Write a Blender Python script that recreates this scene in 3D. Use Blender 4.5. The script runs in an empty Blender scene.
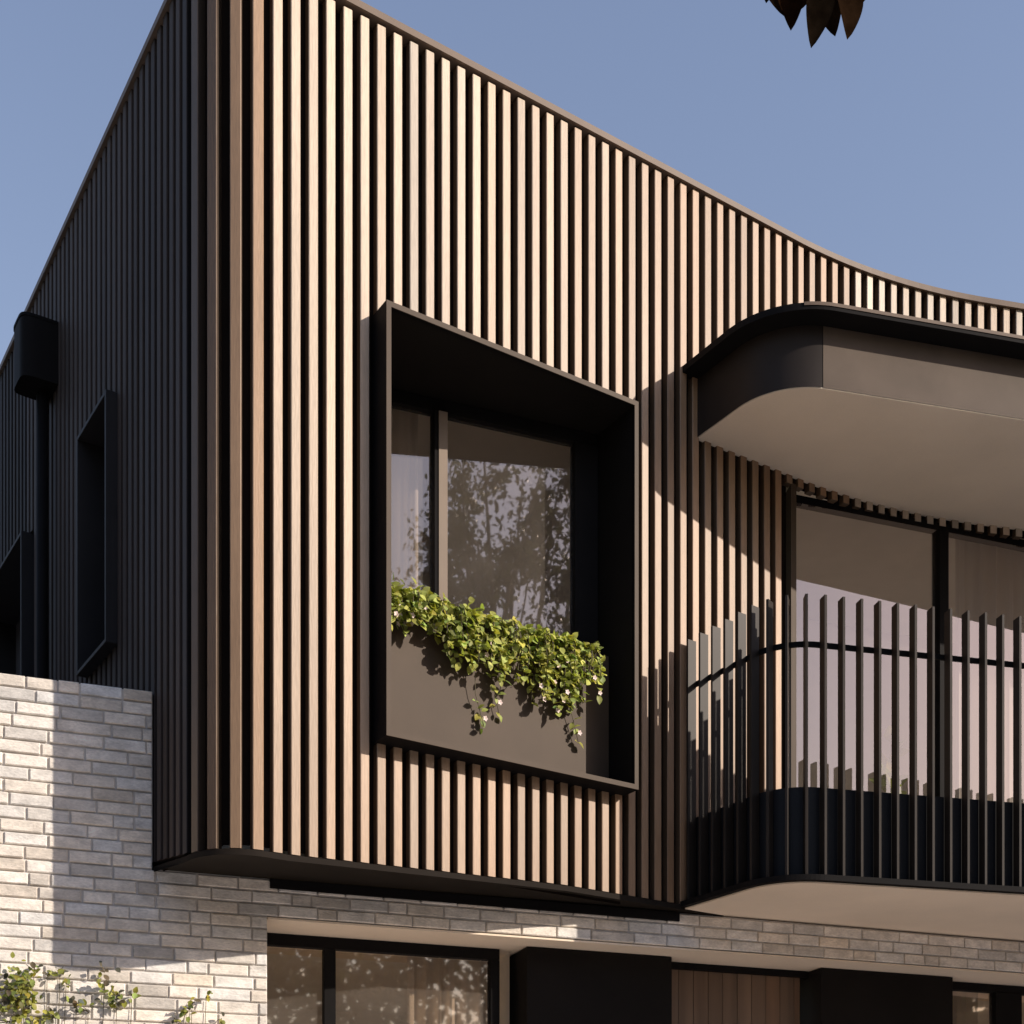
import bpy, bmesh, math, random
from mathutils import Vector, Matrix
R = random.Random(7)
scene = bpy.context.scene
COL = scene.collection

# ------------------------------------------------------------------ materials
def new_mat(name):
    m = bpy.data.materials.new(name); m.use_nodes = True
    nt = m.node_tree; nt.nodes.clear()
    out = nt.nodes.new('ShaderNodeOutputMaterial')
    return m, nt, out
def N(nt, t, **kw):
    n = nt.nodes.new(t)
    for k, v in kw.items(): setattr(n, k, v)
    return n
def ramp(nt, src, stops):
    r = N(nt, 'ShaderNodeValToRGB')
    e = r.color_ramp.elements
    e[0].position, e[0].color = stops[0][0], (*stops[0][1], 1)
    e[1].position, e[1].color = stops[-1][0], (*stops[-1][1], 1)
    for p, c in stops[1:-1]:
        x = e.new(p); x.color = (*c, 1)
    nt.links.new(src, r.inputs[0]); return r.outputs[0]
def mixc(nt, a, b, fac, mode='MULTIPLY'):
    n = N(nt, 'ShaderNodeMix', data_type='RGBA', blend_type=mode)
    for s, v in ((n.inputs[6], a), (n.inputs[7], b), (n.inputs[0], fac)):
        if hasattr(v, 'is_output'): nt.links.new(v, s)
        elif isinstance(v, (int, float)): s.default_value = v
        else: s.default_value = (*v, 1)
    return n.outputs[2]
def noise(nt, scale, detail=4, stretch=(1, 1, 1), rough=.55):
    tc = N(nt, 'ShaderNodeTexCoord'); mp = N(nt, 'ShaderNodeMapping')
    mp.inputs['Scale'].default_value = stretch
    nt.links.new(tc.outputs['Object'], mp.inputs[0])
    n = N(nt, 'ShaderNodeTexNoise'); n.inputs['Scale'].default_value = scale
    n.inputs['Detail'].default_value = detail; n.inputs['Roughness'].default_value = rough
    nt.links.new(mp.outputs[0], n.inputs['Vector']); return n.outputs['Fac']
def surf(name, base, rough=.6, var=.15, scale=6, stretch=(1, 1, 1), metal=0, bump=0, bscale=60, tint=False, spec=.5, fine=0, trans=None):
    """principled surface: blotchy value noise, optional fine grain, bump and per-piece colour attribute"""
    m, nt, out = new_mat(name)
    p = N(nt, 'ShaderNodeBsdfPrincipled')
    lo = tuple(1 - var for _ in range(3)); hi = tuple(1 + var for _ in range(3))
    c = mixc(nt, base, ramp(nt, noise(nt, scale, 5, stretch), [(.3, lo), (.7, hi)]), 1.0)
    if fine:
        c = mixc(nt, c, ramp(nt, noise(nt, bscale, 3, stretch), [(.3, (1 - fine,) * 3), (.7, (1 + fine,) * 3)]), 1.0)
    if tint:
        a = N(nt, 'ShaderNodeAttribute', attribute_name='tint')
        c = mixc(nt, c, a.outputs['Color'], 1.0)
    nt.links.new(c, p.inputs['Base Color'])
    p.inputs['Roughness'].default_value = rough; p.inputs['Metallic'].default_value = metal
    p.inputs['Specular IOR Level'].default_value = spec
    if bump:
        b = N(nt, 'ShaderNodeBump'); b.inputs['Strength'].default_value = bump; b.inputs['Distance'].default_value = .004
        nt.links.new(noise(nt, bscale, 4, stretch), b.inputs['Height']); nt.links.new(b.outputs[0], p.inputs['Normal'])
    sh = p.outputs[0]
    if trans:
        t = N(nt, 'ShaderNodeBsdfTranslucent'); nt.links.new(mixc(nt, c, trans, 1.0), t.inputs[0])
        mx = N(nt, 'ShaderNodeMixShader'); mx.inputs[0].default_value = .3
        nt.links.new(sh, mx.inputs[1]); nt.links.new(t.outputs[0], mx.inputs[2]); sh = mx.outputs[0]
    nt.links.new(sh, out.inputs[0]); return m
def glass_mat(name, fac, tr, gl, rough=0.0, wave=.0, dust=0):
    m, nt, out = new_mat(name)
    t = N(nt, 'ShaderNodeBsdfTransparent'); t.inputs[0].default_value = (*tr, 1)
    g = N(nt, 'ShaderNodeBsdfGlossy'); g.inputs[0].default_value = (*gl, 1); g.inputs['Roughness'].default_value = rough
    if wave:
        b = N(nt, 'ShaderNodeBump'); b.inputs['Strength'].default_value = wave; b.inputs['Distance'].default_value = .01
        nt.links.new(noise(nt, 1.3, 2), b.inputs['Height']); nt.links.new(b.outputs[0], g.inputs['Normal'])
    mx = N(nt, 'ShaderNodeMixShader'); mx.inputs[0].default_value = fac
    nt.links.new(t.outputs[0], mx.inputs[1]); nt.links.new(g.outputs[0], mx.inputs[2])
    sh = mx.outputs[0]
    if dust:
        d = N(nt, 'ShaderNodeBsdfDiffuse'); d.inputs[0].default_value = (.60, .52, .45, 1)
        m3 = N(nt, 'ShaderNodeMixShader')
        f = N(nt, 'ShaderNodeMath', operation='MULTIPLY'); f.inputs[1].default_value = dust * 2
        nt.links.new(noise(nt, 2.5, 6), f.inputs[0]); nt.links.new(f.outputs[0], m3.inputs[0])
        nt.links.new(sh, m3.inputs[1]); nt.links.new(d.outputs[0], m3.inputs[2]); sh = m3.outputs[0]
    nt.links.new(sh, out.inputs[0]); return m
def sheer_mat(name, base, alpha):
    m, nt, out = new_mat(name)
    d = N(nt, 'ShaderNodeBsdfDiffuse'); d.inputs[0].default_value = (*base, 1)
    tl = N(nt, 'ShaderNodeBsdfTranslucent'); tl.inputs[0].default_value = (*base, 1)
    mx = N(nt, 'ShaderNodeMixShader'); mx.inputs[0].default_value = .2
    nt.links.new(d.outputs[0], mx.inputs[1]); nt.links.new(tl.outputs[0], mx.inputs[2])
    t = N(nt, 'ShaderNodeBsdfTransparent'); m2 = N(nt, 'ShaderNodeMixShader'); m2.inputs[0].default_value = alpha
    nt.links.new(t.outputs[0], m2.inputs[1]); nt.links.new(mx.outputs[0], m2.inputs[2])
    nt.links.new(m2.outputs[0], out.inputs[0]); return m

M = {}
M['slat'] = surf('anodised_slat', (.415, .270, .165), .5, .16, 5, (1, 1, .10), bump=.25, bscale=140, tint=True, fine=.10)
M['slat_shaded'] = surf('shaded_slat', (.075, .060, .054), .6, .15, 3, (1, 1, .2), tint=True, spec=.12)  # darker copy of the slat: the side face's shade is in its colour
M['backing'] = surf('dark_membrane', (.012, .008, .006), .9, spec=.05)
M['bronze'] = surf('dark_bronze_sheet', (.078, .055, .038), .55, .07, 4, bump=.05, bscale=300, fine=.04, spec=.15)
M['fascia'] = surf('bronze_fascia', (.112, .086, .067), .55, .2, 2.2, bump=.05, bscale=300, fine=.04, spec=.15)
M['fascia_shaded'] = surf('shaded_fascia', (.030, .024, .021), .5, .2, 3, spec=.15)  # fascia colour darkened: shade painted into the part turned from the sun
M['cap'] = surf('bronze_coping', (.17, .125, .095), .5, .08, 4, spec=.2)
M['mullion'] = surf('champagne_mullion', (.30, .245, .20), .6, .05, 4, spec=.03)
M['black'] = surf('black_powdercoat', (.011, .010, .010), .6, .1, 5, spec=.06)
M['fin'] = surf('black_fin', (.032, .025, .020), .5, .1, 5, spec=.2)
M['plinth'] = surf('black_upstand', (.014, .014, .016), .45, .1, 3, spec=.25)
M['frame_dark'] = surf('charcoal_frame', (.026, .024, .025), .55, .1, 4, spec=.2)
M['reveal'] = surf('black_reveal', (.012, .010, .009), .7, .15, 3, spec=.1)
M['soffit'] = surf('render_soffit', (.90, .755, .59), .85, .07, 1.4, bump=.1, bscale=150, fine=.03)
M['soffit_pale'] = surf('canopy_render', (.97, .84, .67), .85, .06, 1.4, bump=.1, bscale=150, fine=.03)
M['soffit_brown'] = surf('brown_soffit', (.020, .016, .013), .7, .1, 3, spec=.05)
M['brick'] = surf('pale_brick', (.83, .77, .69), .85, .20, 11, (1, 1, 2.2), bump=.8, bscale=60, tint=True, fine=.12)
M['mortar'] = surf('mortar', (.60, .57, .54), .9, .08, 20, bump=.4, bscale=150)
M['timber'] = surf('timber_board', (.17, .105, .066), .55, .3, 9, (1, 1, .05), bump=.1, bscale=80, tint=True)
M['room'] = surf('room_plaster', (.84, .79, .72), .9, .05)
M['room_floor'] = surf('room_floor', (.18, .12, .08), .6, .2, 4)
M['glass'] = glass_mat('window_glass', .29, (.88, .82, .76), (.84, .75, .69), .016, wave=.06, dust=.08)
M['glass_door'] = glass_mat('door_glass', .40, (.82, .80, .79), (.52, .485, .49), .012, wave=.05, dust=.05)
M['glass_low'] = glass_mat('ground_glass', .32, (.82, .74, .66), (.90, .80, .72), .02, wave=.06, dust=.09)
M['curtain'] = sheer_mat('sheer_curtain', (.88, .81, .72), .96)
M['leaf'] = surf('planter_leaf', (.40, .42, .105), .5, .25, 25, tint=True, trans=(1.1, 1.2, .5), spec=.3)
M['leaf_tree'] = surf('tree_leaf', (.05, .055, .025), .5, .3, 3, tint=True, trans=(1.2, 1.3, .5))
M['leaf_copper'] = surf('copper_leaf', (.022, .0115, .006), .6, .4, 30, tint=True, spec=.0)
M['petal'] = surf('pale_petal', (.75, .60, .55), .6, .1, 30)
M['stem'] = surf('green_stem', (.09, .075, .04), .7, .2, 30)
M['bark'] = surf('bark', (.11, .085, .065), .9, .35, 8, (1, 1, .3), bump=.8, bscale=30)
M['paving'] = surf('pale_paving', (.54, .495, .45), .9, .08, .6, fine=.05, bscale=30)
M['soil'] = surf('soil', (.04, .028, .02), .95, .3, 30)
M['pot'] = surf('clay_pot', (.30, .19, .13), .8, .1, 10)
M['timber_stub'] = M['bark']

# ------------------------------------------------------------------ mesh building
class MB:
    def __init__(s): s.v = []; s.f = []; s.c = []; s.sm = []
    def poly(s, pts, col=(1, 1, 1), smooth=False):
        i = len(s.v); s.v += [tuple(p) for p in pts]; s.c += [col] * len(pts)
        s.f.append(tuple(range(i, i + len(pts)))); s.sm.append(smooth)
    def mesh(s, pts, faces, col=(1, 1, 1), smooth=False):
        i = len(s.v); s.v += [tuple(p) for p in pts]; s.c += [col] * len(pts)
        for f in faces: s.f.append(tuple(i + k for k in f)); s.sm.append(smooth)
    def prism(s, ring, z0, z1, col=(1, 1, 1), smooth=False, zf0=None, zf1=None):
        """vertical prism over a plan ring (counter-clockwise or not), both ends closed"""
        n = len(ring)
        lo = [(x, y, zf0(x, y) if zf0 else z0) for x, y in ring]
        hi = [(x, y, zf1(x, y) if zf1 else z1) for x, y in ring]
        s.mesh(lo + hi, [(k, (k + 1) % n, n + (k + 1) % n, n + k) for k in range(n)], col, smooth)
        s.poly(lo[::-1], col); s.poly(hi, col)
    def box(s, o, ax, ay, az, col=(1, 1, 1)):
        o, ax, ay, az = (Vector(t) for t in (o, ax, ay, az))
        p = [o, o + ax, o + ax + ay, o + ay]; q = [k + az for k in p]
        s.mesh(p + q, [(3, 2, 1, 0), (4, 5, 6, 7), (0, 1, 5, 4), (1, 2, 6, 5), (2, 3, 7, 6), (3, 0, 4, 7)], col)
    def tube(s, pts, rads, n=8, col=(1, 1, 1)):
        pts = [Vector(p) for p in pts]; rings = []
        for i, p in enumerate(pts):
            t = (pts[min(i + 1, len(pts) - 1)] - pts[max(i - 1, 0)]).normalized()
            a = t.cross(Vector((0, 0, 1)) if abs(t.z) < .9 else Vector((1, 0, 0))).normalized(); b = t.cross(a)
            rings.append([p + (a * math.cos(2 * math.pi * k / n) + b * math.sin(2 * math.pi * k / n)) * rads[i] for k in range(n)])
        vs = [v for r in rings for v in r]; fs = []
        for i in range(len(pts) - 1):
            for k in range(n):
                fs.append((i * n + k, i * n + (k + 1) % n, (i + 1) * n + (k + 1) % n, (i + 1) * n + k))
        fs.append(tuple(range(n))[::-1]); fs.append(tuple((len(pts) - 1) * n + k for k in range(n)))
        s.mesh(vs, fs, col, True)
    def build(s, name, mat, parent=None, bevel=0):
        me = bpy.data.meshes.new(name); me.from_pydata(s.v, [], s.f)
        a = me.color_attributes.new('tint', 'FLOAT_COLOR', 'POINT')
        a.data.foreach_set('color', [t for c in s.c for t in (*c, 1)])
        me.polygons.foreach_set('use_smooth', s.sm)
        me.materials.append(mat); 
        bm = bmesh.new(); bm.from_mesh(me); bmesh.ops.recalc_face_normals(bm, faces=bm.faces[:]) if len(bm.faces) < 4000 else None
        if bevel:
            bmesh.ops.bevel(bm, geom=[e for e in bm.edges if len(e.link_faces) == 2 and e.calc_face_angle(0) > .6], offset=bevel, segments=1, affect='EDGES')
        bm.to_mesh(me); bm.free(); me.update()
        o = bpy.data.objects.new(name, me); COL.objects.link(o)
        if parent: attach(o, parent)
        return o
def attach(o, parent):
    # geometry is written in world coordinates: cancel the parents' offset
    off = Vector((0, 0, 0)); q = parent
    while q: off += q.location; q = q.parent
    o.parent = parent; o.location = -off
def empty(name, loc, label, cat, group=None):
    o = bpy.data.objects.new(name, None); COL.objects.link(o); o.location = loc; o.empty_display_size = .2
    return tag(o, label, cat, group)
def tag(o, label=None, cat=None, group=None, kind=None):
    if label: o['label'] = label
    if cat: o['category'] = cat
    if group: o['group'] = group
    if kind: o['kind'] = kind
    return o

# ------------------------------------------------------------------ plan geometry (metres, camera stands over the origin)
class Wall:
    """vertical plane: origin + u along, n outward (towards the street)"""
    def __init__(s, o, deg, off=0):
        a = math.radians(deg); s.d = (math.sin(a), math.cos(a)); s.n = (math.cos(a), -math.sin(a))
        s.o = (o[0] + s.n[0] * off, o[1] + s.n[1] * off)
    def xy(s, u, n=0): return (s.o[0] + s.d[0] * u + s.n[0] * n, s.o[1] + s.d[1] * u + s.n[1] * n)
    def p(s, u, n, z): x, y = s.xy(u, n); return (x, y, z)
    def box(s, mb, u0, u1, n0, n1, z0, z1, col=(1, 1, 1)):
        o = s.p(u0, n0, z0); w, d = u1 - u0, n1 - n0
        mb.box(o, (s.d[0] * w, s.d[1] * w, 0), (s.n[0] * d, s.n[1] * d, 0), (0, 0, z1 - z0), col)
class Path:
    def __init__(s, pts):
        s.pts = [Vector(p) for p in pts]; s.s = [0]
        for a, b in zip(s.pts, s.pts[1:]): s.s.append(s.s[-1] + (b - a).length)
        s.len = s.s[-1]
    def at(s, t):
        i = 0
        for i in range(len(s.s) - 1):
            if t <= s.s[i + 1]: break
        seg = s.pts[i + 1] - s.pts[i]; l = seg.length
        p = s.pts[i] + seg * ((t - s.s[i]) / l)
        def tang(j): return (s.pts[j + 1] - s.pts[j]).normalized()
        k = (t - s.s[i]) / l
        tt = tang(i)
        if k > .5 and i + 2 < len(s.pts): tt = tang(i).lerp(tang(i + 1), k - .5).normalized()
        elif k < .5 and i > 0: tt = tang(i).lerp(tang(i - 1), .5 - k).normalized()
        return p, tt, Vector((tt.y, -tt.x))
    def near(s, q):
        q = Vector(q); return min(range(len(s.pts)), key=lambda i: (s.pts[i] - q).length)
    def offset(s, off, t0=0, t1=None, step=.05):
        t1 = s.len if t1 is None else t1
        ts = sorted({t0, t1} | {t for t in s.s if t0 < t < t1})
        return [tuple((lambda a: a[0] + a[2] * off)(s.at(t))) for t in ts]
def fillet(pts, radii, n=14):
    out = [Vector(pts[0])]
    for i in range(1, len(pts) - 1):
        P = Vector(pts[i]); a = (Vector(pts[i - 1]) - P).normalized(); b = (Vector(pts[i + 1]) - P).normalized()
        r = radii[i - 1]
        if r <= 0: out.append(P); continue
        half = a.angle(b) / 2; tl = r / math.tan(half); c = P + (a + b).normalized() * (r / math.sin(half))
        A, B = P + a * tl, P + b * tl
        va, vb = A - c, B - c; tot = va.angle(vb); sg = 1 if va.cross(vb) > 0 else -1
        for k in range(n + 1):
            an = sg * tot * k / n
            out.append(c + Vector((va.x * math.cos(an) - va.y * math.sin(an), va.x * math.sin(an) + va.y * math.cos(an))))
    out.append(Vector(pts[-1])); return out
def strip(mb, path, off, z0, z1, t0=0, t1=None, col=(1, 1, 1)):
    ring = path.offset(off, t0, t1); n = len(ring)
    vs = [(x, y, z0) for x, y in ring] + [(x, y, z1) for x, y in ring]
    mb.mesh(vs, [(k, k + 1, n + k + 1, n + k) for k in range(n - 1)], col, True)

CORNER = (-1.386, 6.424)
MAIN = Wall(CORNER, 57.1)            # street face of the slatted box
SIDE = Wall(CORNER, 57.1 - 90)       # its side face: u runs away from the street, outward normal is -n
BRICK = Wall((-2.47, 6.8), 70.65)    # ground floor brick wall
GLAZE = Wall((-2.47, 6.8), 70.65, -.36)
DOOR = Wall((1.717, 8.55), 70.65)
BAL = Wall((1.552, 7.34), 77)
WIN = Wall((-.642, 7.478), 69)       # plane of the box window's glass
ROOF = 7.54
def side_pt(u, out, z): return SIDE.p(u, -out, z)

# the cladding's plan line: side face, rounded corner, street face, sweep out over the balcony
far = SIDE.xy(8.0)
m375 = Vector(MAIN.xy(3.72))
sweep = [m375]; ang = 57.1; p = m375.copy()
while p.x < 9.0:
    if ang < 77: ang += 1.25
    p = p + Vector((math.sin(math.radians(ang)), math.cos(math.radians(ang)))) * .09; sweep.append(p.copy())
clad = Path(fillet([far, CORNER, MAIN.xy(3.72)], [.28]) + sweep[1:])
S_ARC0 = 8.0 - .28; S_ARC1 = S_ARC0 + .28 * math.pi / 2
def s_of_u(u): return S_ARC1 + (u - .28)          # street-face u -> path length
def s_of_side(u): return 8.0 - u                  # side-face u -> path length
def roof_z(s):
    if s <= S_ARC0: return 7.605 - (S_ARC0 - s) * .011
    if s < S_ARC1 + .2: return 7.605 - .065 * (s - S_ARC0) / (S_ARC1 + .2 - S_ARC0)
    return ROOF
def base_z(s):
    if s <= S_ARC0: return min(3.47, 3.405 + (S_ARC0 - s) * .14)
    if s < s_of_u(.4): return 3.395
    return min(3.465, 3.395 + (s - s_of_u(.4)) * .045)

# ------------------------------------------------------------------ world, sun, camera
EL, AZ = 25.0, 21.5                               # sun height; angle from +X towards the street
sx, sy = math.cos(math.radians(AZ)), -math.sin(math.radians(AZ))
sunv = Vector((sx * math.cos(math.radians(EL)), sy * math.cos(math.radians(EL)), math.sin(math.radians(EL))))
w = bpy.data.worlds.new('World'); scene.world = w; w.use_nodes = True
nt = w.node_tree; nt.nodes.clear()
sky = nt.nodes.new('ShaderNodeTexSky'); sky.sky_type = 'NISHITA'; sky.sun_disc = False
sky.sun_elevation = math.radians(EL); sky.sun_rotation = math.atan2(sunv.x, sunv.y)
sky.air_density = 1.75; sky.dust_density = .8; sky.ozone_density = 1.2; sky.altitude = 0
bg = nt.nodes.new('ShaderNodeBackground'); bg.inputs[1].default_value = .15
ow = nt.nodes.new('ShaderNodeOutputWorld')
wb = nt.nodes.new('ShaderNodeMix'); wb.data_type = 'RGBA'; wb.blend_type = 'MULTIPLY'; wb.inputs[0].default_value = 1
wb.inputs[7].default_value = (1.13, 1.0, 1.14, 1); nt.links.new(sky.outputs[0], wb.inputs[6]); nt.links.new(wb.outputs[2], bg.inputs[0]); nt.links.new(bg.outputs[0], ow.inputs[0])
sl = bpy.data.lights.new('sun', 'SUN'); sl.energy = 5.0; sl.angle = math.radians(.53); sl.color = (1, .89, .77)
so = bpy.data.objects.new('sun', sl); COL.objects.link(so); so.rotation_euler = sunv.to_track_quat('Z', 'Y').to_euler()
cam = bpy.data.cameras.new('camera'); co = bpy.data.objects.new('camera', cam); COL.objects.link(co)
co.location = (0, 0, 1.6); co.rotation_euler = (math.radians(90), 0, 0)
cam.sensor_width = 36; cam.lens = 1409 / 1024 * 36; cam.shift_y = (1235 - 512) / 1024
cam.clip_start = .05; cam.clip_end = 2000
scene.camera = co
scene.view_settings.view_transform = 'Standard'; scene.view_settings.look = 'None'; scene.view_settings.exposure = 0
scene.render.engine = 'CYCLES'
scene.cycles.max_bounces = 8; scene.cycles.transparent_max_bounces = 12

# ------------------------------------------------------------------ ground
M['lawn'] = surf('lawn_ground', (.055, .060, .030), .95, .3, 1.5, bump=.5, bscale=40)
M['asphalt'] = surf('asphalt', (.05, .048, .046), .9, .15, 2, bump=.3, bscale=90)
def sheet(name, mat, x0, x1, y0, y1, z):
    g = MB(); g.poly([(x0, y0, z), (x1, y0, z), (x1, y1, z), (x0, y1, z)]); return tag(g.build(name, mat), kind='structure')
sheet('ground', M['lawn'], -300, 300, -300, 300, 0)
sheet('forecourt', M['paving'], -14, 16, -3.5, 12, .004)
sheet('road', M['asphalt'], -300, 300, -12, -5.5, .004)
kb = MB(); kb.box((-300, -5.5, 0), (600, 0, 0), (0, .15, 0), (0, 0, .12)); tag(kb.build('kerb', M['paving']), kind='structure')

# ------------------------------------------------------------------ the house
house = empty('house', (0.5, 8.0, 0), 'modern two storey house with vertical slat cladding over pale brick and a curved balcony', 'house')

# --- slat cladding
WU0, WU1, WZ0, WZ1 = .853, 2.388, 4.008, 6.106          # outer edges of the projecting window frame
DOOR_U = 3.60
def slat(mb, s, w, z0, z1, depth, col, side=.30, u=None):
    """batten with shade painted into its sides and a pale sheen painted onto its timber-toned face"""
    p, t, n = clad.at(s); c = .0035
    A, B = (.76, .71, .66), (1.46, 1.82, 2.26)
    def sheen_tint(z):  # paints a pale sheen towards the roof, the corner and the balcony band
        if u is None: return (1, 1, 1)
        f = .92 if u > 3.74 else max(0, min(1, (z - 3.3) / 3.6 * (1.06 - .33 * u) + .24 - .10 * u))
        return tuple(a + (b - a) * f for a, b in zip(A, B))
    lo, hi = (tuple(k * v for k, v in zip(col, sheen_tint(z))) for z in (z0, z1))
    body = [p - t * w / 2 - n * depth, p + t * w / 2 - n * depth, p + t * w / 2 - n * c, p - t * w / 2 - n * c]
    mb.prism([tuple(q) for q in body], z0, z1, tuple(k * side for k in col))  # sides tinted darker, shade painted in
    face = [p + t * w / 2 - n * c, p + t * (w / 2 - c), p - t * (w / 2 - c), p - t * w / 2 - n * c]
    i = len(mb.v)
    mb.v += [(q.x, q.y, z0) for q in face] + [(q.x, q.y, z1) for q in face]; mb.c += [lo] * 4 + [hi] * 4
    for k in range(3): mb.f.append((i + k, i + k + 1, i + k + 5, i + k + 4)); mb.sm.append(False)
    mb.f.append((i + 3, i + 2, i + 1, i)); mb.f.append((i + 4, i + 5, i + 6, i + 7)); mb.sm += [False, False]
def tone(k):
    v = R.gauss(1, .095); h = R.gauss(0, .03)
    return (v * k * (1 + h), v * k, v * k * (1 - h))
front, side, band, dark_side = MB(), MB(), MB(), MB()
D = .045
# street face
u = .318 + .025; pitch = .0911; us = []
while u < DOOR_U + .02: us.append(u); u += pitch
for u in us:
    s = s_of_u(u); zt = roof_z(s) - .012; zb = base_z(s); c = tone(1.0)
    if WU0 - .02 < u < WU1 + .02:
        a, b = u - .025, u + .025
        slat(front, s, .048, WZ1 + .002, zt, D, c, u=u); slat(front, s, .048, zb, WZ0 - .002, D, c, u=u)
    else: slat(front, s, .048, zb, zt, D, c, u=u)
# rounded corner
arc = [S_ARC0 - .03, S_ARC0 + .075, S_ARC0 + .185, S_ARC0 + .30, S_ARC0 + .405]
for s, k, mb_ in zip(arc, (1.1, .30, .42, .50, .82), (side, front, front, front, front)):  # tints step darker round towards the side as painted shade
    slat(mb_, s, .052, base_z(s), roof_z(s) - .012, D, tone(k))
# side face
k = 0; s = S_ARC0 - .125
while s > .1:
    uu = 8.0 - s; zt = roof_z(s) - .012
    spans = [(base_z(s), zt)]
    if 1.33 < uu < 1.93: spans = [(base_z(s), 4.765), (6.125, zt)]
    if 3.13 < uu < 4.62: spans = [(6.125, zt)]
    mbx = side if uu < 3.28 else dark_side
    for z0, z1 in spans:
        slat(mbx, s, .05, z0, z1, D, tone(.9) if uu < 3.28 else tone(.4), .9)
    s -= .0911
# upper sweep above the balcony
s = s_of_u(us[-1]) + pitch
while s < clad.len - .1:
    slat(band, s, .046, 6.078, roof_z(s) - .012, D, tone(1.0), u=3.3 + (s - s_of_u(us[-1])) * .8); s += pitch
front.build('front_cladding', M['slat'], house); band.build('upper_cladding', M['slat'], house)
side.build('side_cladding', M['slat_shaded'], house); dark_side.build('side_cladding', M['slat_shaded'], house)
# backing sheet with openings
bk = MB()
strip(bk, clad, -D + .002, 3.42, ROOF - .02, 8.0 - 1.33, s_of_u(WU0))                         # corner
strip(bk, clad, -D + .002, WZ1 - .01, ROOF - .02, s_of_u(WU0), s_of_u(WU1))
strip(bk, clad, -D + .002, 3.42, WZ0 + .01, s_of_u(WU0), s_of_u(WU1))
strip(bk, clad, -D + .002, 3.44, ROOF - .02, s_of_u(WU1), s_of_u(DOOR_U + .03))
strip(bk, clad, -D + .002, 6.09, ROOF - .02, s_of_u(DOOR_U + .03), clad.len)
for a, b, zs in ((1.33, 1.93, ((3.45, 4.78), (6.11, 7.5))), (1.93, 3.13, ((3.45, 7.5),)), (3.13, 4.62, ((6.11, 7.5),)), (4.62, 8.0, ((3.45, 7.5),))):
    for z0, z1 in zs: strip(bk, clad, -D + .002, z0, z1, 8.0 - b, 8.0 - a)
bk.build('cladding_membrane', M['backing'], house)
# coping: a thin folded cap along the whole roof edge
cp = MB()
ts = sorted({t for t in clad.s}); sec = [(.018, -.012), (.018, .022), (-.30, .022), (-.30, -.012)]
vs = []
for t in ts:
    p, tt, n = clad.at(t); z = roof_z(t)
    for o, dz in sec: q = p + n * o; vs.append((q.x, q.y, z + dz))
fs = [(i * 4 + k, i * 4 + (k + 1) % 4, i * 4 + 4 + (k + 1) % 4, i * 4 + 4 + k) for i in range(len(ts) - 1) for k in range(4)]
cp.mesh(vs, fs); cp.build('coping', M['cap'], house)
# roof deck
rf = MB(); ring = clad.offset(-.2) + [(9, 16), (-6, 16)]
rf.poly([(x, y, ROOF - .15) for x, y in ring]); rf.build('roof', M['backing'], house)
# underside of the box
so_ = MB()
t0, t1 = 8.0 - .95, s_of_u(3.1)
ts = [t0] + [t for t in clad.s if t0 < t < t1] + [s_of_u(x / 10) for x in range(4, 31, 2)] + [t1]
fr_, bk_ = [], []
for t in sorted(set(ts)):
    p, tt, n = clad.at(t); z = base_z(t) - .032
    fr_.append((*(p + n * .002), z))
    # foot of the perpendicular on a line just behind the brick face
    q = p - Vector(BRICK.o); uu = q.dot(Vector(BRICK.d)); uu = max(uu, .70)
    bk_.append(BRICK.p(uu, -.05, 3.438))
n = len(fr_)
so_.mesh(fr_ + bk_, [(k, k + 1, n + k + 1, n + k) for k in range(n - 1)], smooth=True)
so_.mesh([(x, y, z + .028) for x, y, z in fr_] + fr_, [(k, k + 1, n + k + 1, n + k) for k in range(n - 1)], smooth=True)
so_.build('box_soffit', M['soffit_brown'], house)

# --- side windows (projecting frames on the shaded side)
def side_window(u0, u1, z0, z1, glassmat):
    pr, th, dp = .06, .022, .35
    m = MB()
    def quadbox(ua, ub, oa, ob, za, zb):
        m.box(side_pt(ua, oa, za), Vector(side_pt(ub, oa, za)) - Vector(side_pt(ua, oa, za)),
              Vector(side_pt(ua, ob, za)) - Vector(side_pt(ua, oa, za)), (0, 0, zb - za))
    quadbox(u0, u0 + th, -dp, pr, z0, z1); quadbox(u1 - th, u1, -dp, pr, z0, z1)
    quadbox(u0 + th, u1 - th, -dp, pr, z1 - th, z1); quadbox(u0 + th, u1 - th, -dp, pr, z0, z0 + th)
    w_ = m.build('side_window', M['frame_dark'], house, bevel=.002)
    g_ = MB(); g_.poly([side_pt(u0 + th, -.25, z0 + th), side_pt(u1 - th, -.25, z0 + th), side_pt(u1 - th, -.25, z1 - th), side_pt(u0 + th, -.25, z1 - th)])
    g_.build('glass', glassmat, w_)
    return w_
M['glass_side'] = glass_mat('side_glass', .10, (.2, .2, .2), (.6, .6, .65))
M['glass_blind'] = surf('grey_blind', (.09, .085, .09), .8, .05)
side_window(1.35, 1.905, 4.77, 6.12, M['glass_side'])
side_window(3.15, 4.60, 3.9, 6.12, M['glass_blind'])
m = MB(); m.poly([side_pt(0.4, -.36, 3.6), side_pt(7.5, -.36, 3.6), side_pt(7.5, -.36, 7.3), side_pt(.4, -.36, 7.3)])
m.build('wall_lining', M['backing'], house)

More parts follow.
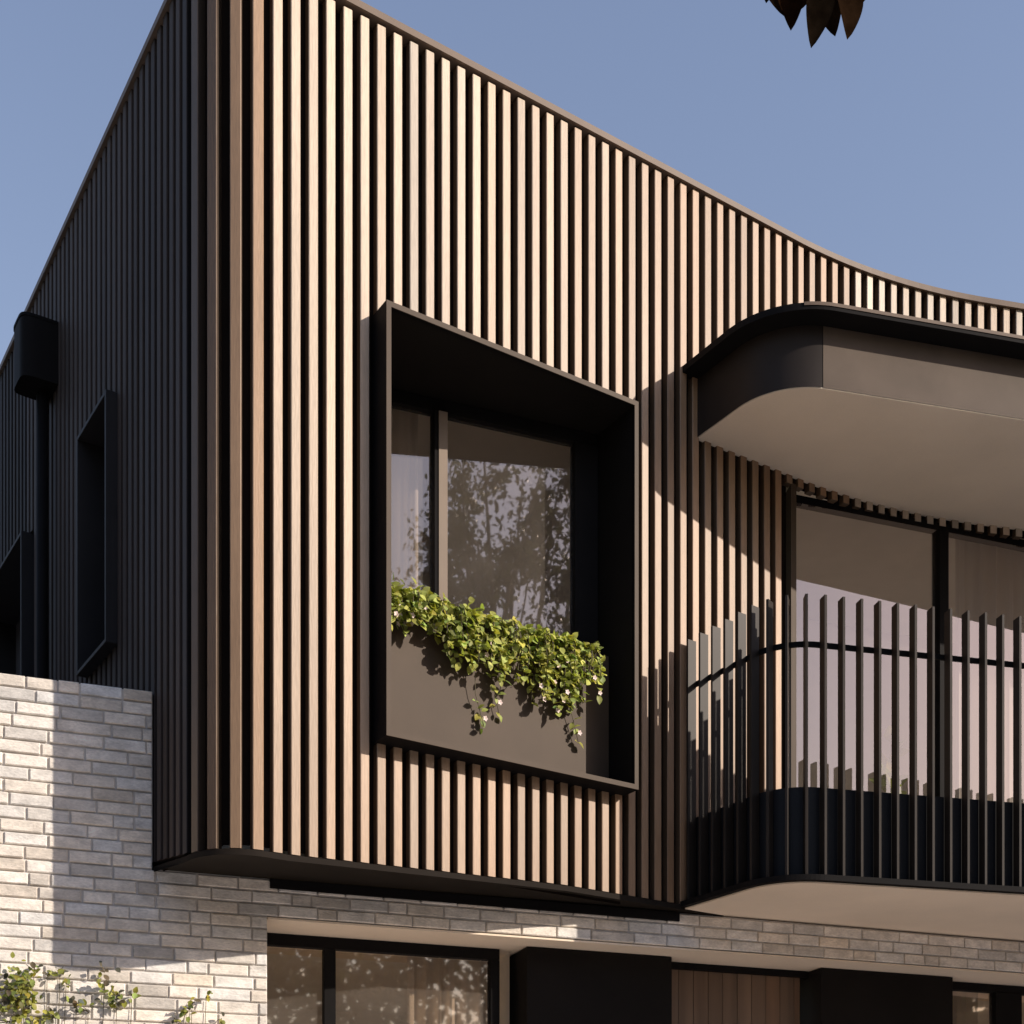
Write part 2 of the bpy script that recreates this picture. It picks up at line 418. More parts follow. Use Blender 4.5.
# --- rain head and downpipe
def rain_head():
    cu = 2.62; m = MB()
    def ring(ru, out, z):
        pts = [side_pt(cu - ru, .0, z)]
        for k in range(25):
            a = math.pi * k / 24; ca = math.cos(a); pts.append(side_pt(cu - ru * math.copysign(abs(ca) ** .35, ca), .02 + (out - .02) * max(0, math.sin(a)) ** .35, z))
        pts.append(side_pt(cu + ru, .0, z)); return pts
    levels = [(.12, .215, 7.12), (.12, .215, 6.745)]
    rs = [ring(*l) for l in levels]; n = len(rs[0]); vs = [v for r in rs for v in r]; fs = []
    for i in range(len(rs) - 1):
        for k in range(n): fs.append((i * n + k, i * n + (k + 1) % n, (i + 1) * n + (k + 1) % n, (i + 1) * n + k))
    fs.append(tuple(range(n))); fs.append(tuple((len(rs) - 1) * n + k for k in range(n)))
    m.mesh(vs, fs)
    o = m.build('rain_head', M['black'], house)
    lip = MB(); r0 = ring(.123, .219, 7.12)
    lip.prism([(x, y) for x, y, z in r0], 7.105, 7.123); lip.build('rim', M['black'], o)
    pm = MB(); pm.tube([side_pt(cu, .065, 3.2), side_pt(cu, .065, 6.72)], [.034, .034], 14); pm.build('downpipe', M['black'], house)
rain_head()

# --- projecting window with planter
PR = .115; TH = .026
FRM = Wall(CORNER, 57.1, PR)
wf = MB()
def prism_wall(mb, W, u0, u1, n0, n1, z0, z1): W.box(mb, u0, u1, n0, n1, z0, z1)
d0 = -(PR + D)
for a in ((WU0, WU0 + TH, d0, 0, WZ0, WZ1), (WU1 - TH, WU1, d0, 0, WZ0, WZ1), (WU0 + TH, WU1 - TH, d0, 0, WZ1 - TH, WZ1), (WU0 + TH, WU1 - TH, d0, 0, WZ0, WZ0 + TH)):
    FRM.box(wf, *a)
win = wf.build('window', M['black'], house)
et = MB()
for a in ((WU0, WU0 + TH, .0015, .006, WZ0, WZ1), (WU1 - TH, WU1, .0015, .006, WZ0, WZ1), (WU0 + TH, WU1 - TH, .0015, .006, WZ1 - TH, WZ1), (WU0 + TH, WU1 - TH, .0015, .006, WZ0, WZ0 + TH)):
    FRM.box(et, *a)
et.build('edge_trim', M['bronze'], win)
# black reveal lining back to the glass (sheets 3 mm inside the frame)
e = .003; ua, ub = WU0 + TH + e, WU1 - TH - e; zb_, zt_ = WZ0 + TH + e, WZ1 - TH - e
def to_win(x, y, d):                                     # walk from (x,y) along d to the glass plane
    n = WIN.n; t = ((WIN.o[0] - x) * n[0] + (WIN.o[1] - y) * n[1]) / (d[0] * n[0] + d[1] * n[1])
    return (x + d[0] * t, y + d[1] * t)
inn = (-MAIN.n[0], -MAIN.n[1])
fl, fr = FRM.xy(ua, -.012), FRM.xy(ub, -.012); gl_, gr_ = to_win(*fl, inn), to_win(*fr, inn)
rv = MB()
rv.poly([(*fl, zt_), (*fr, zt_), (*gr_, zt_), (*gl_, zt_)]); rv.poly([(*fl, zb_), (*fr, zb_), (*gr_, zb_), (*gl_, zb_)])
rv.poly([(*fl, zb_), (*gl_, zb_), (*gl_, zt_), (*fl, zt_)]); rv.poly([(*fr, zb_), (*gr_, zb_), (*gr_, zt_), (*fr, zt_)])
rv.build('reveal', M['reveal'], win)
def wu(xy): return (xy[0] - WIN.o[0]) * WIN.d[0] + (xy[1] - WIN.o[1]) * WIN.d[1]
gu0, gu1 = wu(gl_), wu(gr_)
sash = MB()
WIN.box(sash, gu0, gu1, -.03, .03, 6.005, zt_ - .002)                      # head
WIN.box(sash, gu1 - .14, gu1, -.03, .04, 4.7, 6.004)                       # right stile
WIN.box(sash, gu0, gu0 + .03, -.03, .03, 4.7, 6.004)
WIN.box(sash, gu0 + .031, gu1 - .141, -.03, .03, 4.70, 4.77)
sash.build('sash', M['black'], win, bevel=.002)
ml = MB(); WIN.box(ml, .226, .300, -.03, .048, 4.771, 6.003); mlo = ml.build('mullion', M['black'], win, bevel=.002)
ms = MB(); WIN.box(ms, .250, .2985, .0485, .053, 4.78, 6.0); ms.build('mullion_cover', M['mullion'], win)
gp = MB(); gp.poly([WIN.p(gu0, 0, 4.7), WIN.p(gu1, 0, 4.7), WIN.p(gu1, 0, 6.01), WIN.p(gu0, 0, 6.01)]); gp.build('glass', M['glass'], win)
PAN = Wall(CORNER, 57.1, PR - .22)
pb = MB(); PAN.box(pb, ua + .002, ub - .002, -.016, 0, zb_ + .002, 4.80)
PAN.box(pb, ua + .002, ub - .002, -.04, -.017, 4.765, 4.80)
pl = pb.build('planter_box', M['bronze'], win, bevel=.002)
sl_ = MB(); a0, a1 = PAN.xy(ua + .004, -.018), PAN.xy(ub - .004, -.018); b0, b1 = to_win(*a0, inn), to_win(*a1, inn)
b0 = (b0[0] + WIN.n[0] * .035, b0[1] + WIN.n[1] * .035); b1 = (b1[0] + WIN.n[0] * .035, b1[1] + WIN.n[1] * .035)
sl_.poly([(*a0, 4.755), (*a1, 4.755), (*b1, 4.755), (*b0, 4.755)]); sl_.build('soil', M['soil'], pl)

# --- brick ground floor
bw, mt = MB(), MB()
BL, JT = .2045, .0092
def bricks():
    zc = TOP; row = 0
    while zc > .05:
        zlo = zc - CH
        u0, u1 = -3.2, (UL - .01 if zlo > 3.425 else (1.291 if zlo < BND - .01 else 9.0))
        uu = u0 - (BL / 2 if row % 2 else 0) - R.choice((0, 0, 0, .02, -.02))
        while uu < u1:
            l = BL if R.random() < .78 else R.choice((BL * .5, BL * .72, BL * 1.28))
            a, b = max(uu, u0), min(uu + l, u1); uu += l
            if b - a < .03: continue
            ztop = zc if b < UL else min(zc, 3.428)
            if ztop - zlo < .02: continue
            v = min(1.06, max(.6, R.gauss(.95, .085))); h = R.gauss(0, .025)
            if R.random() < .11: v *= .74
            col = (v * (1 + h), v, v * (1 - h * 1.3))
            pr = R.uniform(-.002, .0035)
            j = [R.uniform(-.0012, .0012) for _ in range(6)]
            o = BRICK.p(a + JT / 2 + j[0], -.05, zlo + JT / 2 + j[1])
            wd = b - a - JT + j[2]; ht = ztop - zlo - JT + j[3]; c = .004
            ring = [(0, 0), (wd, 0), (wd, ht), (0, ht)]
            inner = [(c + j[4], c), (wd - c, c + j[5]), (wd - c + j[5], ht - c), (c, ht - c + j[4])]
            def P(q, n_): return (o[0] + BRICK.d[0] * q[0] + BRICK.n[0] * n_, o[1] + BRICK.d[1] * q[0] + BRICK.n[1] * n_, o[2] + q[1])
            vs = [P(q, 0) for q in ring] + [P(q, .05 + pr - .004) for q in ring] + [P(q, .05 + pr) for q in inner]
            fs = [(k, (k + 1) % 4, 4 + (k + 1) % 4, 4 + k) for k in range(4)] + [(4 + k, 4 + (k + 1) % 4, 8 + (k + 1) % 4, 8 + k) for k in range(4)] + [(8, 9, 10, 11)]
            bw.mesh(vs, fs, col)
        zc -= CH; row += 1
TOP, BND = 4.318, 3.235
CH = (TOP - BND) / 17
UL = .727
bricks()
brick = bw.build('brick_wall', M['brick'], house)
BRICK.box(mt, -3.2, UL - .012, -.20, -.0115, 0, TOP - .006)
BRICK.box(mt, UL - .012, 1.288, -.20, -.0115, 0, 3.43)
BRICK.box(mt, 1.288, 9.0, -.20, -.0115, BND + .004, 3.43)
mt.build('mortar', M['mortar'], brick)
lt = MB(); BRICK.box(lt, 1.30, 3.62, -.01, .016, 3.378, 3.426); lt.build('steel_lintel', M['black'], house)
rs_ = MB(); rs_.box(BRICK.p(1.292, -.9, BND - .012), (BRICK.d[0] * 7.7, BRICK.d[1] * 7.7, 0), (BRICK.n[0] * .892, BRICK.n[1] * .892, 0), (0, 0, .010))
rs_.build('recess_soffit', M['soffit'], house)

# --- ground floor glazing, dark boxes and timber
GZ = BND - .014
gw = MB()
for a in ((1.25, 2.66, -.03, .03, GZ - .062, GZ), (1.652, 1.716, -.03, .03, 0.1, GZ - .063), (2.605, 2.66, -.03, .03, .1, GZ - .063), (1.25, 1.30, -.03, .03, .1, GZ - .063), (1.25, 2.66, -.03, .03, .0, .099)):
    GLAZE.box(gw, *a)
gwin = gw.build('ground_window', M['black'], house, bevel=.002)
for a, b in ((1.29, 1.66), (1.71, 2.61)):
    q = MB(); q.poly([GLAZE.p(a, 0, .05), GLAZE.p(b, 0, .05), GLAZE.p(b, 0, GZ - .05), GLAZE.p(a, 0, GZ - .05)]); q.build('glass', M['glass_low'], gwin)
BX = Wall((-2.47, 6.8), 70.65, -.2)
for a, b in ((2.777, 3.676), (4.672, 5.625)):
    q = MB(); BX.box(q, a, b, -.35, 0, 0, GZ - .002); q.build('dark_panel', M['reveal'], house, bevel=.003)
td = MB(); u = 3.70
while u < 4.60:
    wv = .098; GLAZE.box(td, u, min(u + wv - .004, 4.62), -.03, R.uniform(.0, .003), 0, GZ - .04, tone(1) if True else None); u += wv
tdo = td.build('timber_door', M['timber'], house)
q = MB(); GLAZE.box(q, 3.68, 4.67, -.05, .02, GZ - .038, GZ - .001); q.build('door_head', M['black'], tdo)
g2 = MB()
for a in ((5.63, 7.4, -.03, .03, GZ - .05, GZ - .001), (6.045, 6.25, -.03, .04, 0, GZ - .051), (5.63, 5.655, -.03, .03, 0, GZ - .051)): GLAZE.box(g2, *a)
g2o = g2.build('ground_window', M['black'], house, bevel=.002)
q = MB(); q.poly([GLAZE.p(5.64, 0, 0), GLAZE.p(7.4, 0, 0), GLAZE.p(7.4, 0, GZ - .04), GLAZE.p(5.64, 0, GZ - .04)]); q.build('glass', M['glass_low'], g2o)

# --- rooms seen through the glass
rm = MB()
def room(W, u0, u1, z0, z1, nb, n0=-.06):
    A, B, Cc, Dd = W.xy(u0, n0), W.xy(u1, n0), W.xy(u1, nb), W.xy(u0, nb)
    rm.poly([(*A, z0), (*Dd, z0), (*Dd, z1), (*A, z1)]); rm.poly([(*B, z0), (*Cc, z0), (*Cc, z1), (*B, z1)])
    rm.poly([(*Dd, z0), (*Cc, z0), (*Cc, z1), (*Dd, z1)]); rm.poly([(*A, z1), (*B, z1), (*Cc, z1), (*Dd, z1)]); rm.poly([(*A, z0), (*B, z0), (*Cc, z0), (*Dd, z0)])
room(WIN, gu0 - .3, gu1 + .15, 3.6, 6.3, -2.6, -.05)
room(DOOR, .02, 5.0, 3.49, 6.3, -1.9, -.08)
room(GLAZE, .9, 2.75, .02, GZ + .005, -2.5, -.06); room(GLAZE, 5.4, 7.5, .02, GZ + .005, -2.5, -.06)
rm.build('interior_wall', M['room'], house)

# --- balcony door
dr = MB(); DZ = 6.042
for a in ((-.005, 5.0, -.05, -.002, DZ, DZ + .055), (1.010, 1.078, -.035, .045, 3.5, DZ - .001), (2.90, 2.97, -.035, .045, 3.5, DZ - .001), (0, 5.0, -.04, .05, 3.44, 3.499)):
    DOOR.box(dr, *a)
dro = dr.build('sliding_door', M['black'], house, bevel=.002)
for a, b in ((.0, 1.02), (1.07, 2.91), (2.96, 5.0)):
    q = MB(); q.poly([DOOR.p(a, 0, 3.49), DOOR.p(b, 0, 3.49), DOOR.p(b, 0, DZ + .005), DOOR.p(a, 0, DZ + .005)]); q.build('glass', M['glass_door'], dro)
jm = MB(); j0 = MAIN.xy(DOOR_U + .032, -.0); j1 = MAIN.xy(DOOR_U + .075, -.0); k0 = DOOR.xy(-.06, -.03); k1 = DOOR.xy(-.001, -.03)
jm.prism([j0, j1, k1, k0], 3.45, 6.084); jm.build('jamb', M['bronze'], dro)

# --- balcony
def hook(start, line, R_, length=4.6):
    """plan line: out from the wall square to the street face, round the corner, along the street, back to the wall"""
    d = MAIN.n; q = Vector(start); L = Vector(line.o); ld = Vector(line.d)
    t = (L - q).cross(ld) / Vector(d).cross(ld); c = q + Vector(d) * t
    e_ = L + ld * length; back = e_ + Vector((-line.n[0], -line.n[1])) * 1.6
    return Path(fillet([q, c, e_, back], [R_, R_], 18))
b_st = MAIN.xy(2.80, -.03)
bal = hook(b_st, BAL, .36)
def plate(mb, path, off, z0, z1, backoff=-.03):
    ring = path.offset(off); bx = []
    for t in range(0, 40):
        s_ = s_of_u((Vector(ring[0]) - Vector(CORNER)).dot(Vector(MAIN.d)) + .015) + t * .15
        if s_ > clad.len - .1: break
        p, tt, n = clad.at(s_); q = p + n * backoff
        if q.x > ring[-1][0] - .1: break
        bx.append((q.x, q.y))
    mb.prism(ring + bx[::-1], z0, z1)
bs = MB(); plate(bs, bal, .02, 3.448, 3.478)
balo = bs.build('balcony', M['black'], house)
dk = MB(); plate(dk, bal, -.10, 3.479, 3.486); dk.build('deck', M['paving'], balo)  # pale floor sheet added to bounce light onto the canopy soffit
bf = MB(); plate(bf, bal, -.012, 3.4385, 3.446); bf.build('balcony_soffit', M['soffit'], balo)
up = MB(); PO = -.067
strip(up, bal, PO, 3.478, 3.958); strip(up, bal, PO - .03, 3.478, 3.958)
ra, rb = bal.offset(PO), bal.offset(PO - .03); n = len(ra)
up.mesh([(x, y, 3.958) for x, y in ra] + [(x, y, 3.958) for x, y in rb], [(k, k + 1, n + k + 1, n + k) for k in range(n - 1)])
up.build('upstand', M['plinth'], balo)
hr = MB(); ho, hw = -.060, .014
ra, rb = bal.offset(ho), bal.offset(ho - hw); hz0, hz1 = 4.695, 4.722
vs = []
for (x, y), (x2, y2) in zip(ra, rb): vs += [(x, y, hz0), (x, y, hz1), (x2, y2, hz1), (x2, y2, hz0)]
hr.mesh(vs, [(i * 4 + k, i * 4 + (k + 1) % 4, i * 4 + 4 + (k + 1) % 4, i * 4 + 4 + k) for i in range(n - 1) for k in range(4)])
hr.build('handrail', M['black'], balo)
# fins: one radial blade each
i0 = bal.near(BAL.xy(0.1)); 
s_front = bal.s[i0] + (Vector(BAL.xy(.193)) - bal.pts[i0]).dot(Vector(BAL.d))
fp = .1035; s = s_front - 40 * fp
while s < bal.len - .1:
    if s > .06:
        p, t, n_ = bal.at(s); q = MB(); h = .0075
        ring = [p + t * h, p - t * h, p - t * h - n_ * .060, p + t * h - n_ * .060]
        q.prism([tuple(k) for k in ring], 3.4785, 4.945)
        q.build('baluster', M['fin'], balo, bevel=.0012)
    s += fp

# --- canopy over the balcony
LIPL = Wall((1.867, 7.453), 76); FASL = Wall((1.671, 7.571), 76, .035)
lip = hook(MAIN.xy(2.795, -.03), LIPL, .50); fas = hook(MAIN.xy(2.905, -.03), FASL, .42, 4.5)
cl = MB(); plate(cl, lip, 0, 6.462, 6.498); can = cl.build('canopy', M['black'], house)
le = MB(); strip(le, lip, .004, 6.482, 6.500, lip.s[14]); le.build('edge_trim', M['cap'], can)
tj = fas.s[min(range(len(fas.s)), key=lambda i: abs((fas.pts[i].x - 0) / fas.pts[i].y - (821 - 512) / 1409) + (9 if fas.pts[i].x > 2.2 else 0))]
for a_, b_, mt_ in ((0, tj - .002, M['fascia_shaded']), (tj + .002, fas.len, M['fascia'])):     # one fascia in two strips; the left carries painted shade
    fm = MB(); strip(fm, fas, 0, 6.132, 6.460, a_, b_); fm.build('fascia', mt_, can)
fm = MB(); strip(fm, fas, -.01, 6.134, 6.458, tj - .03, tj + .03); fm.build('seam_backing', M['black'], can)
sf = MB(); plate(sf, fas, -.004, 6.128, 6.136, -.02); sf.build('canopy_soffit', M['soffit_pale'], can)

# ------------------------------------------------------------------ curtains
def curtain(W, u0, u1, n_, z0, z1, waves, label, amp=.045):
    m = MB(); k = int((u1 - u0) / .012); pts = []
    for i in range(k + 1):
        uu = u0 + (u1 - u0) * i / k
        a = amp * math.sin(2 * math.pi * waves * i / k) + amp * .5 * math.sin(2 * math.pi * waves * 2.3 * i / k + 1)
        pts.append(W.xy(uu, n_ + a))
    vs = [(*q, z0) for q in pts] + [(*q, z1) for q in pts]
    m.mesh(vs, [(i, i + 1, k + 2 + i, k + 1 + i) for i in range(k)], smooth=True)
    return tag(m.build('curtain', M['curtain']), label, 'curtain')
curtain(WIN, gu0 - .05, .20, -.14, 4.5, 6.2, 5, 'sheer beige curtain behind the narrow left pane of the planter window')
curtain(DOOR, 1.22, 2.75, -.10, 3.5, 6.2, 12, 'white sheer curtain behind the balcony door glass')
curtain(GLAZE, 2.14, 2.62, -.07, .1, 3.2, 6, 'beige curtain at the right edge of the lower window under the slatted box')
curtain(GLAZE, 5.66, 6.05, -.14, .1, 3.2, 5, 'pale curtain behind the lower window at the right edge of the photo')

# ------------------------------------------------------------------ foliage
def leaf(mb, pos, direc, up, L, W_, col, cup=.25, fine=0):
    d = Vector(direc).normalized(); u_ = Vector(up); s_ = d.cross(u_)
    if s_.length < 1e-3: s_ = d.cross(Vector((1, 0, .3)))
    s_.normalize(); n_ = s_.cross(d); p = Vector(pos)
    prof = [(0, .05), (.22, .75), (.5, 1.0), (.78, .62), (1, .0)]
    if fine: prof = [(i / fine, .03 + .97 * math.sin(math.pi * (i / fine) ** .8) ** .85 if 0 < i < fine else .0) for i in range(fine + 1)]
    vs, fs = [], []
    for t, k in prof:
        c = p + d * (t * L) - n_ * (t * t * L * .18)
        vs += [c - s_ * (W_ / 2 * k) + n_ * (W_ * cup * k * .5), c, c + s_ * (W_ / 2 * k) + n_ * (W_ * cup * k * .5)]
    for i in range(len(prof) - 1):
        a = i * 3; fs += [(a, a + 1, a + 4, a + 3), (a + 1, a + 2, a + 5, a + 4)]
    mb.mesh(vs, fs, col, True)
def rv3(): return Vector((R.gauss(0, 1), R.gauss(0, 1), R.gauss(0, 1))).normalized()
def gcol(sp=.25, warm=.12):
    v = max(.35, R.gauss(1, sp)); h = R.gauss(0, warm); return (v * (1 + h), v, v * (1 - h))

# trailing plant in the window planter
def drop(u):
    tab = [(.9, .17), (1.0, .16), (1.08, .13), (1.18, .10), (1.27, .22), (1.4, .29), (1.52, .26), (1.62, .31), (1.72, .28), (1.85, .33), (2.0, .36), (2.12, .30), (2.22, .2), (2.3, .16)]
    for (a, x), (b, y) in zip(tab, tab[1:]):
        if a <= u <= b: return x + (y - x) * (u - a) / (b - a)
    return .15
tp = empty('trailing_plant', PAN.p(1.6, -.05, 4.755), 'bright green trailing plant with tiny pale flowers spilling over the bronze planter panel', 'plant')
lm, sm, fl_ = MB(), MB(), MB()
outv = Vector((*MAIN.n, 0)); along = Vector((*MAIN.d, 0)); flowers = []
hubs = [.93, 1.0, 1.07, 1.13, 1.19, 1.25, 1.33, 1.42, 1.55, 1.63, 1.74, 1.86, 1.93, 2.02, 2.10, 2.17]
for k in range(215):
    u = min(2.21, max(ua + .03, R.choice(hubs) + R.gauss(0, .035))); L = drop(u) * (R.uniform(.3, .92) if R.random() < .9 else R.uniform(.9, 1.1))
    p = Vector(PAN.p(u, R.uniform(-.07, -.02), 4.78)); pts = [p.copy()]
    o_ = R.uniform(.03, .11); dr_ = R.gauss(.02, .12)
    steps = max(3, int(L / .03) + 2)
    for i in range(1, steps + 1):
        f = i / steps
        q = p + outv * (o_ * math.sin(min(1, f * 1.7) * math.pi / 2) + .045) + along * (dr_ * L * f) + Vector((0, 0, .05 * math.sin(math.pi * min(1, f * 1.5)) - L * f ** 1.3))
        pts.append(q + rv3() * .006)
    sm.tube(pts, [.0022] * len(pts), 4)
    for i, q in enumerate(pts):
        for _ in range(R.choice((1, 2, 2))):
            dv = (rv3() * .8 + outv * .7 + Vector((0, 0, -.35))).normalized()
            s_ = R.uniform(.028, .052)
            leaf(lm, q + rv3() * .012, dv, outv + Vector((0, 0, .8)) + rv3() * .5, s_, s_ * R.uniform(.65, .85), gcol(.30, .1))
    if R.random() < .16: flowers.append(pts[-1])
for k in range(190):
    u = min(2.22, max(ua + .03, R.choice(hubs) + R.gauss(0, .04)))
    q = Vector(PAN.p(u, R.uniform(-.13, .05), 4.79 + abs(R.gauss(0, .030))))
    s_ = R.uniform(.032, .056); dv = (rv3() + outv * .5 + Vector((0, 0, .5))).normalized()
    leaf(lm, q, dv, outv + Vector((0, 0, .6)) + rv3() * .4, s_, s_ * .75, gcol(.22, .1))
# two loose sprigs hanging below the rest
for u0_, z0_, z1_ in ((1.56, 4.55, 4.33), (1.47, 4.40, 4.24), (2.07, 4.45, 4.28)):
    pts = [Vector(PAN.p(u0_ + i * .012, .035 - .002 * i, z0_ + (z1_ - z0_) * i / 5)) for i in range(6)]
    pts.insert(0, Vector(PAN.p(u0_ - .01, .05, z0_ + .1)))
    sm.tube(pts, [.002] * len(pts), 4)
    for q in pts[2:]:
        for _ in range(2):
            s_ = R.uniform(.03, .048); leaf(lm, q + rv3() * .012, rv3() + outv * .6, outv + Vector((0, 0, .8)), s_, s_ * .75, gcol())
    flowers.append(pts[-2] + outv * .015)
lm.build('leaves', M['leaf'], tp); sm.build('stems', M['stem'], tp)
for q in flowers:
    fl_ = MB()
    for k in range(5):
        a = 2 * math.pi * k / 5; dv = along * math.cos(a) + Vector((0, 0, math.sin(a))) + outv * .5
        leaf(fl_, q + outv * .012, dv, outv, .016, .014, (1, 1, 1))
    fl_.build('flower', M['petal'], tp)

# climbers on the sunlit brick
bn = Vector((*BRICK.n, 0)); bd = Vector((*BRICK.d, 0))
def px_brick(px, py):                                    # a point of the brick face, from the photo measurements
    s_ = (px - 512) / 1409; u = (s_ * 6.8 + 2.47) / (BRICK.d[0] - s_ * BRICK.d[1]); y = 6.8 + u * BRICK.d[1]
    return u, (1235 - py) * y / 1409 + 1.6
def climber(label, spots, dry=0):
    u0, z0 = px_brick(*spots[0][:2])
    root = empty('climbing_plant', BRICK.p(u0, .03, 0), label, 'climbing plant', 'climbers on the brick wall')
    l_, s_ = MB(), MB()
    base = Vector(BRICK.p(u0 - .05, .012, 0))
    for px, py, rx, rz, cnt in spots:
        u, z = px_brick(px, py); tip = Vector(BRICK.p(u, .012, z)); pts = []
        for i in range(15):
            f = i / 14; q = base.lerp(tip, f); q += bd * (.05 * math.sin(f * 9 + px) * (1 - f)) + bn * (.004 * math.sin(f * 17)); pts.append(q)
        s_.tube(pts, [.0032 * (1 - .5 * i / 14) for i in range(15)], 5)
        for k in range(cnt):
            q = tip + bd * R.gauss(0, rx) + Vector((0, 0, R.gauss(0, rz))) + bn * abs(R.gauss(.02, .025))
            a = R.uniform(.022, .042)
            c = gcol(.25, .12)
            if R.random() < dry: c = (c[0] * .42, c[1] * .36, c[2] * 1.1)
            leaf(l_, q, rv3() + bn * .5 + Vector((0, 0, -.3)), bn + Vector((0, 0, .6)) + rv3() * .4, a, a * .7, tuple(k * .78 for k in c))
        for k in range(3):                                # thin side tendrils
            q = tip + bd * R.gauss(0, rx * 1.3) + Vector((0, 0, R.gauss(0, rz))) + bn * .02
            s_.tube([tip, (tip + q) / 2 + bn * .015, q], [.003, .0025, .0015], 4)
    l_.build('leaves', M['leaf'], root); s_.build('stems', M['stem'], root)
climber('largest bushy green climber on the brick at the lower left corner', [(14, 990, .040, .055, 110), (24, 1000, .035, .05, 60), (34, 972, .012, .02, 12), (10, 1022, .04, .02, 20)], .12)
climber('small climber with one arching leafy tip just right of the largest bushy climber', [(60, 973, .02, .012, 12), (66, 984, .008, .02, 5), (47, 976, .006, .006, 3)], .3)
climber('mixed grey and green climber tuft on the brick right of the arching tip', [(104, 983, .022, .04, 26), (117, 1000, .018, .03, 26), (132, 996, .014, .014, 6)], .4)
climber('low spidery climber on the brick below the arching tip', [(76, 1006, .022, .025, 16), (52, 1014, .016, .012, 14), (88, 1012, .02, .02, 6), (40, 1020, .02, .008, 6)], .35)
climber('sparse climber on the brick nearest the lower window', [(186, 1012, .014, .02, 12), (192, 1003, .006, .01, 5), (206, 997, .008, .008, 6), (220, 1020, .01, .01, 5), (174, 1020, .01, .01, 6)], .5)

# ------------------------------------------------------------------ plants on the balcony
def potted(u, n_, h, label):
    x, y = DOOR.xy(u, n_); r = empty('potted_plant', (x, y, 3.48), label, 'potted plant', 'plants on the balcony')
    m = MB(); m.tube([(x, y, 3.482), (x, y, 3.5), (x, y, 3.78), (x, y, 3.80)], [.09, .095, .13, .135], 18); m.build('pot', M['pot'], r)
    l_, s_ = MB(), MB()
    for k in range(10):
        a = R.uniform(0, 6.28); lean = R.uniform(.01, .08); hh = h * R.uniform(.5, 1)
        top = Vector((x + lean * math.cos(a), y + lean * math.sin(a), 3.8 + hh)); s_.tube([(x, y, 3.79), top], [.004, .002], 4)
        for i in range(9):
            q = Vector((x, y, 3.79)).lerp(top, .3 + .7 * i / 8); z = R.uniform(.10, .16)
            leaf(l_, q, rv3() + Vector((0, 0, .5)), rv3(), z, z * .5, tuple(k * 1.15 for k in gcol(.15)))
    l_.build('leaves', M['leaf'], r); s_.build('stems', M['stem'], r)
potted(.80, -.17, 1.0, 'tall yellow green potted plant inside the balcony door left of its mullion')
potted(1.16, .10, .38, 'short green potted plant behind the balcony balusters right of the door mullion')

# ------------------------------------------------------------------ trees
def tree(name, x, y, h, crowns, nleaf, lsize, mat, label, limbs=10, trunk_r=.22, extra=None):
    r = empty(name, (x, y, 0), label, 'tree')
    t_, l_ = MB(), MB()
    zc = min(c[2] for c in crowns)
    pts = [(x + .15 * math.sin(i * 1.3), y + .12 * math.cos(i * 1.7), h * .8 * i / 6) for i in range(7)]
    t_.tube(pts, [trunk_r * (1 - .75 * i / 6) for i in range(7)], 12)
    for c in crowns:
        for k in range(limbs):
            i = R.choice((2, 3, 4, 5)); a = Vector(pts[i]); b = Vector(c[:3]) + rv3() * c[3] * .75
            mid = a.lerp(b, .5) + rv3() * .2 + Vector((0, 0, .15)); rr = trunk_r * (1 - .75 * i / 6) * .5
            t_.tube([a, mid, b], [rr, rr * .55, rr * .15], 6)
    tot = sum(c[3] ** 2 for c in crowns)
    for c in crowns:
        clumps = [Vector(c[:3]) + rv3() * c[3] * R.uniform(.35, 1) for _ in range(int(18 + c[3] * 12))]
        for k in range(int(nleaf * c[3] ** 2 / tot)):
            q = R.choice(clumps) + rv3() * abs(R.gauss(0, c[3] * .17)); a = lsize * R.uniform(.7, 1.3)
            leaf(l_, q, rv3() + Vector((0, 0, -.4)), rv3() + Vector((0, 0, .7)), a, a * .5, gcol(.3, .12))
    if extra: extra(t_, l_)
    t_.build('trunk', M['bark'], r); l_.build('crown', mat, r)
    return r
# the tree that shows as a reflection in the planter window
tree('street_tree', 9.9, -3.8, 14.5, [(10.0, -3.4, 11.2, 2.3), (8.8, -4.6, 9.6, 1.9), (11.6, -3.0, 9.4, 2.0), (9.9, -3.6, 13.2, 1.6)], 26000, .11, M['leaf_tree'],
     'tall dark leafy street tree opposite, seen mirrored in the planter window', trunk_r=.3)
tree('garden_tree', 4.6, .2, 4.3, [(4.7, .1, 3.6, .75), (4.2, .6, 3.2, .5), (5.1, -.3, 3.3, .6)], 2200, .1, M['leaf_tree'],
     'small bushy garden tree opposite, seen mirrored in the lower window', 6, .07)
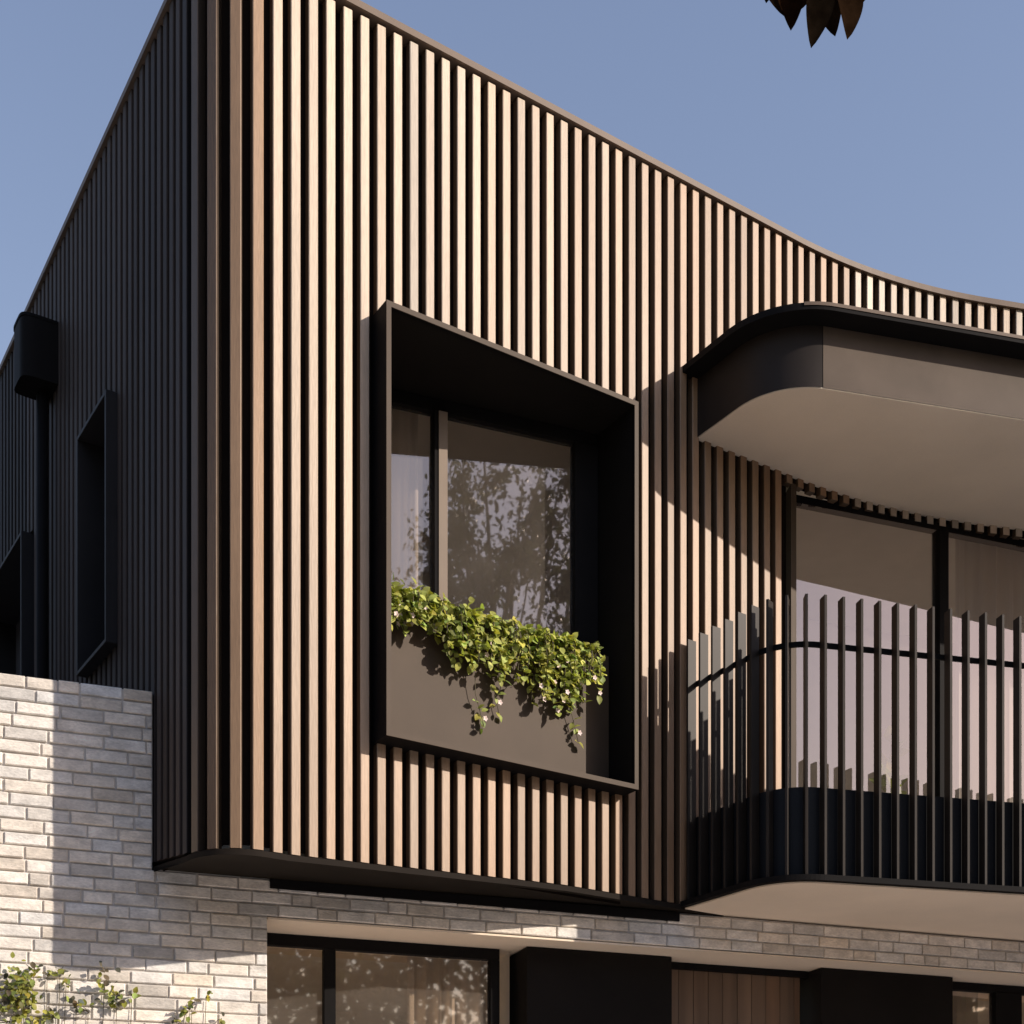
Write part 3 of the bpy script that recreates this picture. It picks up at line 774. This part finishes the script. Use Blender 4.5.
# the tree whose branch tip hangs into the top of the picture
def branch(t_, l_):
    Y = 3.1
    def P(px, py, y=Y): return Vector(((px - 512) / 1409 * y, y, (1235 - py) / 1409 * y + 1.6))
    tip = P(822, -26)
    t_.tube([(1.9, -1.3, 3.6), (1.5, .4, 4.5), (1.0, 2.1, 4.75), tuple(P(826, -60)), tuple(tip)], [.05, .035, .02, .01, .004], 8)
    for (bx, by, tx, ty, wpx, yy, fac) in ((783, -22, 795, 29, 24, 3.08, .2), (777, -20, 783, 17, 22, 3.14, -.3), (768, -25, 768, 5, 16, 3.2, .1), (823, -12, 815, 46, 21, 3.06, .15),
                                      (826, -10, 833, 37, 21, 3.14, -.5), (838, -24, 856, 37, 30, 3.1, .6), (846, -26, 848, 20, 34, 3.16, -.2), (800, -28, 803, 12, 26, 3.18, .4), (860, -22, 862, 8, 20, 3.2, .2), (812, -30, 812, 6, 24, 3.2, -.4)):
        a, b = P(bx, by - 8, yy), P(tx, ty - 9, yy - .02); d_ = b - a
        leaf(l_, a, d_, Vector((fac, -1, .25)), d_.length, wpx * 1.35 / 1409 * yy, gcol(.25, .1), .35, 14)
        t_.tube([tip, (tip + a) / 2 + Vector((0, 0, .01)), a], [.0025, .002, .0015], 4)
    for k in range(90):                                  # fuller foliage behind and above the tip
        q = P(R.uniform(690, 960), R.uniform(-230, -85), R.uniform(2.85, 3.35)); a = R.uniform(.07, .11)
        leaf(l_, q, rv3() * .6 + Vector((0, 0, -.7)), rv3(), a, a * .5, gcol(.25, .1))
    for k in range(9):
        t_.tube([P(826, -70), P(R.uniform(720, 930), R.uniform(-200, -100), R.uniform(2.9, 3.3))], [.006, .002], 5)
    for k in range(120):
        q = Vector((R.gauss(1.15, .25), R.uniform(1.2, 2.6), R.uniform(4.75, 5.3))); a = R.uniform(.08, .12)
        leaf(l_, q, rv3() + Vector((0, 0, -.8)), rv3(), a, a * .5, gcol(.25, .1))
tree('overhanging_tree', 2.0, -1.6, 4.8, [(2.2, -1.7, 4.9, 1.0), (1.5, -2.4, 5.3, .9), (2.8, -2.2, 5.2, .8)], 1500, .11, M['leaf_copper'],
     'dark copper leaved tree with its branch tip hanging into the sky', 6, .11, branch)

# leaf masses added to block sky light; the treeline also mirrors in the panes
def wood(name, a0, a1, d0_, d1_, top_, n_, l0, l1):
    tl = MB()
    for k in range(n_):
        a2 = math.radians(R.uniform(a0, a1)); d_ = R.uniform(d0_, d1_)
        x, y = 1 + d_ * math.cos(a2), 6 - d_ * math.sin(a2)
        top = top_ * (1 + .14 * math.sin(a2 * 9) + .10 * math.sin(a2 * 23 + 1))
        z = top * (1 - R.random() ** 1.6 * .98)
        s_ = R.uniform(l0, l1); e1 = rv3() * s_ * .5; e2 = e1.cross(rv3()).normalized() * s_ * .33; q = Vector((x, y, z))
        tl.poly([q - e1, q - e2, q + e1, q + e2], gcol(.35, .12))
    tag(tl.build(name, M['leaf_tree']), kind='stuff')
wood('treeline', -40, 70, 23, 30, 8.9, 60000, .22, .42)
wood('sky_block_trees', 68, 218, 15, 20, 9.0, 22000, .6, 1.1)  # unseen leaf mass behind the camera, added to darken the shaded walls
